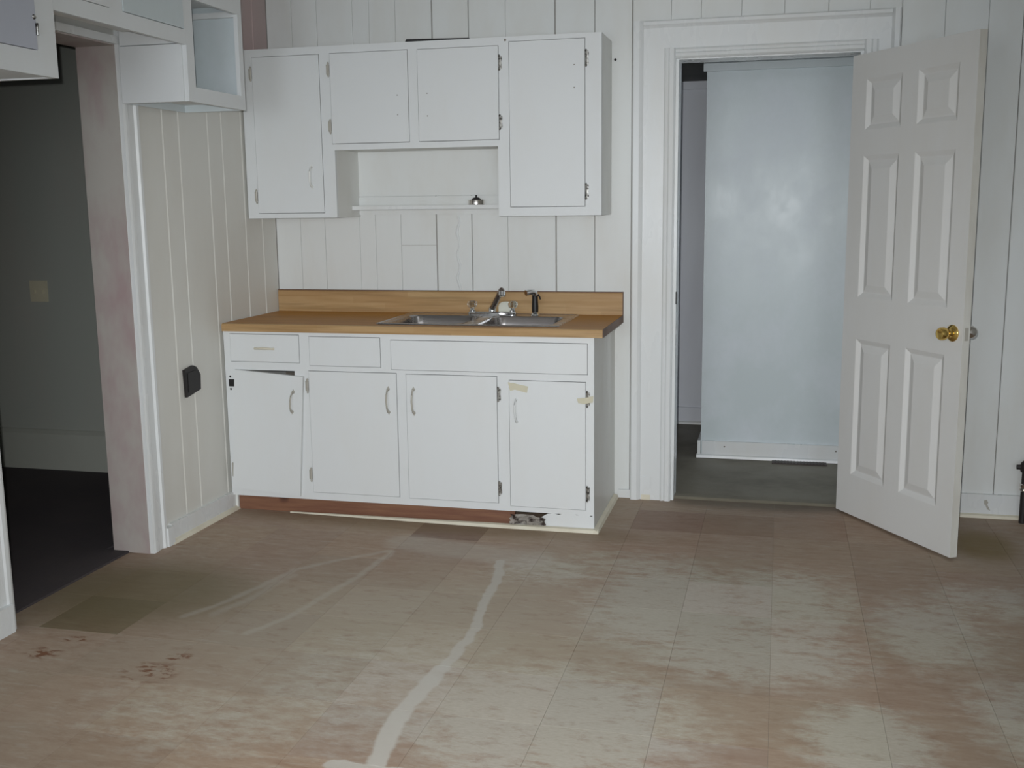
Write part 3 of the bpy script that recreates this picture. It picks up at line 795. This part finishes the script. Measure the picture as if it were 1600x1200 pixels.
# ================================================================== SINK
sk = thing('kitchen_sink', (1.196, -0.312, 0.75), 'double bowl stainless steel sink set in the countertop', 'sink')
def rrect(x0, x1, y0, y1, r, z, n=6):
    P = []
    for cx, cy, a0 in ((x1 - r, y1 - r, 0), (x0 + r, y1 - r, 90), (x0 + r, y0 + r, 180), (x1 - r, y0 + r, 270)):
        for k in range(n + 1):
            a = R(a0 + 90 * k / n)
            P.append((cx + r * math.cos(a), cy + r * math.sin(a), z))
    return P
B1 = (0.800, 1.168, -0.540, -0.168)
B2 = (1.224, 1.592, -0.540, -0.168)
rim = MB()
zt = 0.9175
rim.box(SX0 + 0.006, B1[0], SY0 + 0.006, SY1 - 0.006, 0.9145, zt).box(B1[1], B2[0], B1[2], B1[3], 0.9145, zt - 0.001).box(B2[1], SX1 - 0.006, SY0 + 0.006, SY1 - 0.006, 0.9145, zt)
rim.box(B1[0], B2[1], SY0 + 0.006, B1[2], 0.9145, zt).box(B1[0], B2[1], B1[3], SY1 - 0.006, 0.9145, zt)
rim.loft([rrect(SX0, SX1, SY0, SY1, 0.02, 0.9142), rrect(SX0 + 0.002, SX1 - 0.002, SY0 + 0.002, SY1 - 0.002, 0.02, 0.919), rrect(SX0 + 0.007, SX1 - 0.007, SY0 + 0.007, SY1 - 0.007, 0.018, 0.9195), rrect(SX0 + 0.011, SX1 - 0.011, SY0 + 0.011, SY1 - 0.011, 0.016, 0.9172)])
rim.build('rim', 'steel', sk)
for b in (B1, B2):
    rings = [rrect(b[0] - 0.001, b[1] + 0.001, b[2] - 0.001, b[3] + 0.001, 0.002, zt + 0.0003)]
    for ins, z, r in ((0.003, zt, 0.05), (0.007, zt - 0.006, 0.055), (0.010, 0.86, 0.06), (0.016, 0.79, 0.065), (0.030, 0.765, 0.07), (0.06, 0.757, 0.07), (0.14, 0.753, 0.04)):
        rings.append(rrect(b[0] + ins, b[1] - ins, b[2] + ins, b[3] - ins, r, z))
    o = MB().loft(rings, False, True).build('bowl', 'steel', sk, smooth=True)
    cx, cy = (b[0] + b[1]) / 2, (b[2] + b[3]) / 2
    MB().lathe([(0.045, 0.0), (0.043, 0.004), (0.034, 0.003), (0.03, 0.001)], (cx, cy, 0.7535), n=20).build('drain', 'chrome', o)

# ================================================================== FAUCET, SPRAYER, SOAP
fa = thing('faucet', (1.203, -0.112, zt), 'chrome two handle faucet with clear knobs behind the sink', 'faucet')
mb = MB().loft([rrect(1.078, 1.330, -0.138, -0.086, 0.024, zt + 0.0004), rrect(1.078, 1.330, -0.138, -0.086, 0.024, zt + 0.012), rrect(1.084, 1.324, -0.132, -0.092, 0.02, zt + 0.017)], True, True)
mb.build('base_plate', 'chrome', fa, smooth=True)
MB().lathe([(0.019, 0), (0.019, 0.012), (0.015, 0.020), (0.012, 0.028), (0.004, 0.032)], (1.203, -0.112, zt + 0.017), n=18).build('spout_collar', 'chrome', fa, smooth=True)
sp = MB().tube([(1.203, -0.112, zt + 0.032), (1.216, -0.134, 0.962), (1.262, -0.214, 1.018), (1.284, -0.252, 1.046), (1.291, -0.264, 1.051), (1.297, -0.274, 1.044), (1.298, -0.277, 1.028)], [0.014, 0.014, 0.0135, 0.0135, 0.0145, 0.015, 0.015], 14)
sp.build('spout', 'dullchrome', fa, smooth=True)
MB().lathe([(0.0165, 0), (0.0165, 0.018), (0.012, 0.022)], (1.2985, -0.2785, 1.046), (0, -0.25, -1), 14).build('aerator', 'chrome', fa, smooth=True)
for hx_ in (1.100, 1.308):
    h = MB().lathe([(0.016, 0), (0.016, 0.006), (0.011, 0.012), (0.010, 0.016)], (hx_, -0.112, zt + 0.017), n=16).build('handle_stem', 'chrome', fa, smooth=True)
    k = MB().lathe([(0.012, 0), (0.021, 0.006), (0.024, 0.016), (0.024, 0.026), (0.019, 0.034), (0.008, 0.036)], (hx_, -0.112, zt + 0.0335), n=9).build('knob', 'acrylic', h)
    lab(k, 'clear faceted acrylic faucet knob')
sy = thing('sink_sprayer', (1.420, -0.112, zt), 'black side sprayer with chrome head right of the faucet', 'sprayer')
MB().lathe([(0.022, 0.0004), (0.021, 0.006), (0.015, 0.010), (0.014, 0.014)], (1.420, -0.112, zt), n=18).build('collar', 'chrome', sy, smooth=True)
MB().lathe([(0.012, 0.0), (0.016, 0.004), (0.0165, 0.03), (0.0145, 0.06), (0.0145, 0.078), (0.015, 0.084)], (1.421, -0.112, zt + 0.0142), n=16).build('grip', 'black', sy, smooth=True)
MB().tube([(1.421, -0.112, 1.0165), (1.420, -0.114, 1.026), (1.412, -0.122, 1.033), (1.398, -0.136, 1.034), (1.384, -0.150, 1.030)], [0.0148, 0.0155, 0.0145, 0.0135, 0.0145], 14).build('head', 'chrome', sy, smooth=True)
MB().tube([(1.434, -0.104, 1.020), (1.442, -0.098, 1.006), (1.444, -0.097, 0.994)], [0.004, 0.004, 0.003], 8).build('lever', 'black', sy)
mb = MB()
prof = [(-0.036, 0.0), (-0.036, 0.036), (-0.031, 0.050), (-0.018, 0.058), (0.0, 0.060), (0.018, 0.058), (0.031, 0.050), (0.036, 0.036), (0.036, 0.0)]
mb.prism([(1.262 + a * 0.95, 0.9199 + b) for a, b in prof], 'y', -0.083, -0.058)
tag(mb.build('soap_bar', 'soap', bevel=0.005, seg=2, smooth=True), 'small off white rounded block standing behind the faucet spout', 'soap')

# ================================================================== WALL CABINET OVER THE SINK
YU = -0.302
uc = thing('wall_cabinet', (0.89, -0.15, 1.403), 'white four door wall cabinet hanging over the sink', 'cabinet')
UX0, UX1, UZ0, UZ1 = 0.004, 1.780, 1.403, 2.212
udoors = [(0.062, 0.412, 1.428, 2.174), (0.469, 0.860, 1.756, 2.175), (0.910, 1.300, 1.756, 2.174), (1.352, 1.703, 1.446, 2.189)]
hl = [(a - G, b + G, c - G, d + G) for a, b, c, d in udoors] + [(0.478, 1.294, UZ0 - 0.01, 1.725)]
rails(MB(), UX0, UX1, UZ0, UZ1, [(h[0], h[1], max(h[2], UZ0), h[3]) for h in hl], YU, YU + 0.019).build('face_frame', 'cab', uc)
for a, b, z0 in ((UX0, 0.016, UZ0), (0.462, 0.478, UZ0), (1.294, 1.310, UZ0), (1.764, UX1, UZ0)):
    bx(a, b, YU + 0.0195, -0.002, z0, UZ1).build('side_panel', 'cabside', uc)
bx(0.0165, 0.4615, YU + 0.0195, -0.002, UZ0 + 0.008, UZ0 + 0.02).build('bottom_panel', 'cabside', uc)
bx(0.4785, 1.2935, YU + 0.0195, -0.002, 1.728, 1.742).build('bottom_panel', 'cabside', uc)
bx(1.3105, 1.7635, YU + 0.0195, -0.002, UZ0 + 0.008, UZ0 + 0.02).build('bottom_panel', 'cabside', uc)
for a, b in ((0.0165, 0.4615), (0.4785, 1.2935), (1.3105, 1.7635)):
    bx(a, b, YU + 0.0195, -0.002, UZ1 - 0.016, UZ1 - 0.002).build('top_panel', 'cab', uc)
for k, (a, b, c, d) in enumerate(udoors):
    o = bx(a, b, YU - 0.003, YU + 0.015, c, d).build('door', 'cab', uc, bevel=0.0018)
    if k == 0:
        for z in (2.098, 1.510):
            hinge(o, 0.055, z, YU - 0.001, -1, 'stainpull')
        lab(pull(o, 0.355, 1.540, 1.660, YU - 0.003, 'cabside'), 'painted over door pull')
    elif k == 1:
        for z in (2.102, 1.837):
            hinge(o, 0.462, z, YU - 0.001, -1, 'stainpull')
        screw_holes(o, 0.806, 1.882, 1.972, YU - 0.003)
    elif k == 2:
        for z in (2.099, 1.833):
            hinge(o, 1.306, z, YU - 0.001, 1, 'oldhinge')
        screw_holes(o, 0.954, 1.872, 1.975, YU - 0.003)
    else:
        for z in (2.103, 1.512):
            hinge(o, 1.710, z, YU - 0.001, 1, 'oldhinge', 0.07)
        screw_holes(o, 1.655, 1.976, 2.076, YU - 0.003)
MB().lathe([(0.006, 0), (0.004, 0.001)], (1.334, YU, 2.198), (0, -1, 0), 8).build('screw_hole', 'hole', uc)
tag(MB().prism([(0.850, UZ1 + 0.0005), (1.168, UZ1 + 0.0005), (1.160, UZ1 + 0.005), (0.856, UZ1 + 0.013)], 'y', YU + 0.004, YU + 0.05).build('dark_strip', 'black'), 'thin black strip lying on top of the wall cabinet', 'strip')

# flat boarding, cleat and apron between the two tall halves of the cabinet
struct(bx(0.4785, 1.2935, -0.012, -0.0015, 1.5052, 1.7275).build('trim_12', 'wall'), 'smooth white panel in the recess over the sink')
struct(bx(0.4785, 1.2935, -0.016, -0.0015, 1.4575, 1.5025).build('trim_13', 'wall', bevel=0.002), 'white cleat board behind the ledge')
struct(bx(0.4785, 1.2935, -0.016, -0.0015, 1.412, 1.4365).build('trim_14', 'wall', bevel=0.002), 'white apron board under the ledge')
tag(bx(0.479, 1.293, -0.112, -0.0165, 1.438, 1.457).build('window_ledge', 'trim', bevel=0.003), 'narrow white ledge shelf in the recess under the wall cabinet', 'shelf')
ss = thing('sink_strainer', (1.118, -0.068, 1.4572), 'metal sink strainer with black knob on the white ledge', 'strainer')
MB().lathe([(0.038, 0.0), (0.040, 0.002), (0.0405, 0.020), (0.0395, 0.0235), (0.030, 0.0242)], (1.118, -0.068, 1.4574), n=24).build('basket', 'nickel', ss, smooth=True)
MB().lathe([(0.023, 0.0), (0.022, 0.004), (0.015, 0.010), (0.005, 0.012), (0.005, 0.021), (0.003, 0.023)], (1.118, -0.068, 1.4816), n=20).build('stopper', 'black', ss, smooth=True)

# ================================================================== CABINETS ON THE LEFT WALL, ROUND THE DOORWAY
XF = 0.300
XB = 0.004
def yframe(mb, y0, y1, z0, z1, holes, x0, x1):
    """frame in the y-z plane"""
    t = MB()
    rails(t, y0, y1, z0, z1, holes, x0, x1)
    for v in t.bm.verts:
        v.co = Vector((v.co.y, v.co.x, v.co.z))
    return t
fc = thing('wall_cabinet', (0.15, -1.07, 1.875), 'white wall cabinet with its door missing beside the left doorway', 'cabinet')
fy0, fy1, fz0, fz1 = -1.306, -0.842, 1.875, 2.72
yframe(None, fy0, fy1, fz0, fz1, [(fy0 + 0.055, fy1 - 0.036, fz0 + 0.058, 2.272), (fy0 + 0.055, fy1 - 0.036, 2.33, fz1 - 0.04)], XF - 0.019, XF).build('face_frame', 'cab', fc)
bx(XB, XF - 0.0195, fy0, fy0 + 0.014, 2.098, fz1).build('side_panel', 'cab', fc)
lab(bx(XB, XF - 0.0195, fy0 - 0.006, fy0 + 0.014, fz0, 2.094).build('side_panel', 'cab', fc, bevel=0.001), 'lower white side panel facing the room')
bx(XB, XF - 0.0195, fy1 - 0.014, fy1, fz0, fz1).build('side_panel', 'hall', fc)
bx(XB, XB + 0.008, fy0 + 0.0145, fy1 - 0.0145, fz0, fz1).build('back_panel', 'hall', fc)
bx(XB + 0.0085, XF - 0.0195, fy0 + 0.0145, fy1 - 0.0145, fz0 + 0.03, fz0 + 0.044).build('bottom_panel', 'cab', fc)
bx(XB + 0.0085, XF - 0.0195, fy0 + 0.0145, fy1 - 0.0145, 2.31, 2.325).build('shelf', 'cab', fc)
bx(XB + 0.0085, XF - 0.02, fy1 - 0.032, fy1 - 0.0145, 2.262, 2.285).build('cleat', 'cab', fc)
bx(XB + 0.0085, XF - 0.0195, fy0 + 0.0145, fy1 - 0.0145, fz1 - 0.015, fz1).build('top_panel', 'cab', fc)

br = thing('wall_cabinet', (0.15, -1.7, 2.09), 'shallow white bridge cabinet over the left doorway', 'cabinet')
by0, by1 = -2.104, -1.3065
yframe(None, by0 + 0.0005, by1, 2.090, fz1, [(-1.722, by1 - 0.012, 2.146, fz1 - 0.05), (-2.09, -1.80, 2.146, fz1 - 0.05)], XF - 0.019, XF).build('face_frame', 'cab', br)
bx(XB + 0.02, XF - 0.0195, by0 + 0.0005, by1 - 0.0005, 2.150, 2.164).build('bottom_panel', 'cabside', br)
bx(XB + 0.02, XF - 0.0195, by0 + 0.0005, by1 - 0.0005, fz1 - 0.015, fz1).build('top_panel', 'cab', br)
bx(XF - 0.016, XF + 0.003, -1.720, by1 - 0.014, 2.148, fz1 - 0.052).build('door', 'hall', br, bevel=0.002)
bx(XF - 0.016, XF + 0.003, -2.088, -1.802, 2.148, fz1 - 0.052).build('door', 'cab', br, bevel=0.002)

nc = thing('wall_cabinet', (0.15, -2.5, 1.877), 'white wall cabinet with lilac grey door at the upper left corner', 'cabinet')
ny0, ny1, nz0 = -2.95, -2.1045, 1.877
yframe(None, ny0, ny1, nz0, fz1, [(-2.88, -2.198, nz0 + 0.075, fz1 - 0.05)], XF - 0.019, XF).build('face_frame', 'cab', nc)
bx(XB, XF - 0.0195, ny1 - 0.014, ny1, nz0, fz1).build('side_panel', 'cab', nc)
bx(XB, XF - 0.0195, ny0, ny0 + 0.014, nz0, fz1).build('side_panel', 'cab', nc)
bx(XB, XF - 0.0195, ny0 + 0.0145, ny1 - 0.0145, nz0 + 0.004, nz0 + 0.018).build('bottom_panel', 'cab', nc)
bx(XB, XF - 0.0195, ny0 + 0.0145, ny1 - 0.0145, fz1 - 0.015, fz1).build('top_panel', 'cab', nc)
nd = bx(XF - 0.016, XF + 0.003, -2.878, -2.200, nz0 + 0.077, fz1 - 0.052).build('door', 'lilac', nc, bevel=0.002)
mb = MB().box(XF - 0.001, XF + 0.003, -2.203, -2.189, 1.998, 2.035).tube([(XF + 0.004, -2.196, 1.998), (XF + 0.004, -2.196, 2.035)], 0.004, 8)
mb.lathe([(0.008, 0), (0.006, 0.004)], (XF + 0.003, -2.207, 2.052), (1, 0, 0), 10).build('hinge', 'oldhinge', nd)

# ================================================================== OPEN SIX-PANEL DOOR
DW, DH, DT = 0.777, 2.092, 0.035
door = struct(MB().box(0, 0.001, 0, 0.001, 0, 0.001).build('door_1', 'door', origin=(0, 0, 0)), 'white six panel door swung open into the kitchen')
me = door.data
bm = bmesh.new()
PX = [0.0, 0.100, 0.340, 0.440, 0.680, DW]
PZ = [0.0, 0.192, 0.832, 1.022, 1.652, 1.762, 1.984, DH]
gv = {}
def DV(i, j):
    if (i, j) not in gv:
        gv[(i, j)] = bm.verts.new((PX[i], 0, PZ[j]))
    return gv[(i, j)]
panels = []
for i in range(5):
    for j in range(7):
        if i in (1, 3) and j in (1, 3, 5):
            panels.append((PX[i], PX[i + 1], PZ[j], PZ[j + 1]))
            continue
        bm.faces.new((DV(i, j), DV(i + 1, j), DV(i + 1, j + 1), DV(i, j + 1)))
bk = [bm.verts.new(p) for p in ((0, DT, 0), (DW, DT, 0), (DW, DT, DH), (0, DT, DH))]
bm.faces.new(bk[::-1])
bm.faces.new([DV(i, 0) for i in range(5, -1, -1)] + [bk[0], bk[1]])
bm.faces.new([DV(i, 7) for i in range(6)] + [bk[2], bk[3]])
bm.faces.new([DV(0, j) for j in range(8)] + [bk[3], bk[0]])
bm.faces.new([DV(5, j) for j in range(7, -1, -1)] + [bk[1], bk[2]])
bmesh.ops.recalc_face_normals(bm, faces=bm.faces)
bm.to_mesh(me); bm.free()
me.materials.append(M['dooredge'])
door.location = (2.876, -0.0414, FZ + 0.012)
door.rotation_euler = (0, 0, math.atan2(-math.sin(R(122.58)), -math.cos(R(122.58))))
BASE[door] = Vector((0, 0, 0))
for (a, b, c, d) in panels:
    def ring(ins, y):
        return [(a + ins, y, c + ins), (b - ins, y, c + ins), (b - ins, y, d - ins), (a + ins, y, d - ins)]
    MB().loft([ring(0, 0), ring(0.004, 0.0015), ring(0.022, 0.0115), ring(0.026, 0.0115), ring(0.056, 0.002), ring(0.060, 0.0015)], False, True).build('panel', 'door', door)
bx(DW + 0.0001, DW + 0.0015, 0.0005, DT - 0.0005, 0.0, DH).build('edge_strip', 'dooredge', door)
kx, kz = 0.722, 0.925
kprof = [(0.034, 0.0), (0.034, 0.004), (0.028, 0.010), (0.017, 0.014), (0.014, 0.022), (0.021, 0.030), (0.0265, 0.044), (0.0265, 0.058), (0.022, 0.066), (0.010, 0.068)]
lab(MB().lathe(kprof, (kx, -0.0003, kz), (0, -1, 0), 24).build('knob', 'brass', door, smooth=True), 'polished brass door knob')
lab(MB().lathe(kprof, (kx, DT + 0.0003, kz), (0, 1, 0), 24).build('knob', 'nickel', door, smooth=True), 'tarnished steel knob on the back of the door')
bx(DW + 0.0016, DW + 0.003, 0.009, DT - 0.009, kz - 0.026, kz + 0.026).build('latch_plate', 'stainpull', door)
for z in (0.22, 1.05, 1.85):
    MB().tube([(-0.004, DT - 0.006, z - 0.045), (-0.004, DT - 0.006, z + 0.045)], 0.006, 10).build('hinge', 'nickel', door)

# ================================================================== SMALL THINGS ON THE WALLS
SHEAR = 0.0172
ob = thing('outlet_box', (SHEAR * -0.9, -0.9, 0.61), 'black surface mounted outlet box on the left board wall', 'outlet')
BASE[ob] = Vector((SHEAR * -0.9, -0.9, 0.61))
MB().prism([(-0.962, 0.612), (-0.845, 0.632), (-0.840, 0.700), (-0.868, 0.738), (-0.895, 0.750), (-0.968, 0.738)], 'x', 0.0005, 0.014).build('housing', 'black', ob, bevel=0.003)
MB().prism([(-0.950, 0.634), (-0.858, 0.645), (-0.855, 0.694), (-0.880, 0.726), (-0.950, 0.722)], 'x', 0.0142, 0.017).build('cover', 'black', ob, bevel=0.002)
SHEAR = 0.0
gp = thing('gas_pipe', (3.694, -0.075, FZ), 'black iron gas stub pipe with valve beside the right baseboard', 'pipe')
MB().lathe([(0.0155, 0.0), (0.0155, 0.15)], (3.694, -0.075, FZ), n=14).build('pipe', 'iron', gp, smooth=True)
MB().lathe([(0.018, 0.0), (0.023, 0.004), (0.023, 0.012), (0.020, 0.016), (0.023, 0.020), (0.023, 0.032), (0.018, 0.036)], (3.694, -0.075, FZ + 0.15), n=14).build('coupling', 'nickel', gp, smooth=True)
MB().lathe([(0.015, 0.0), (0.015, 0.05), (0.022, 0.056), (0.026, 0.075), (0.022, 0.095), (0.014, 0.104)], (3.694, -0.075, FZ + 0.186), n=14).build('valve_body', 'iron', gp, smooth=True)
MB().tube([(3.655, -0.075, FZ + 0.262), (3.735, -0.075, FZ + 0.262)], [0.011, 0.015], 10).build('valve_arm', 'iron', gp, smooth=True)
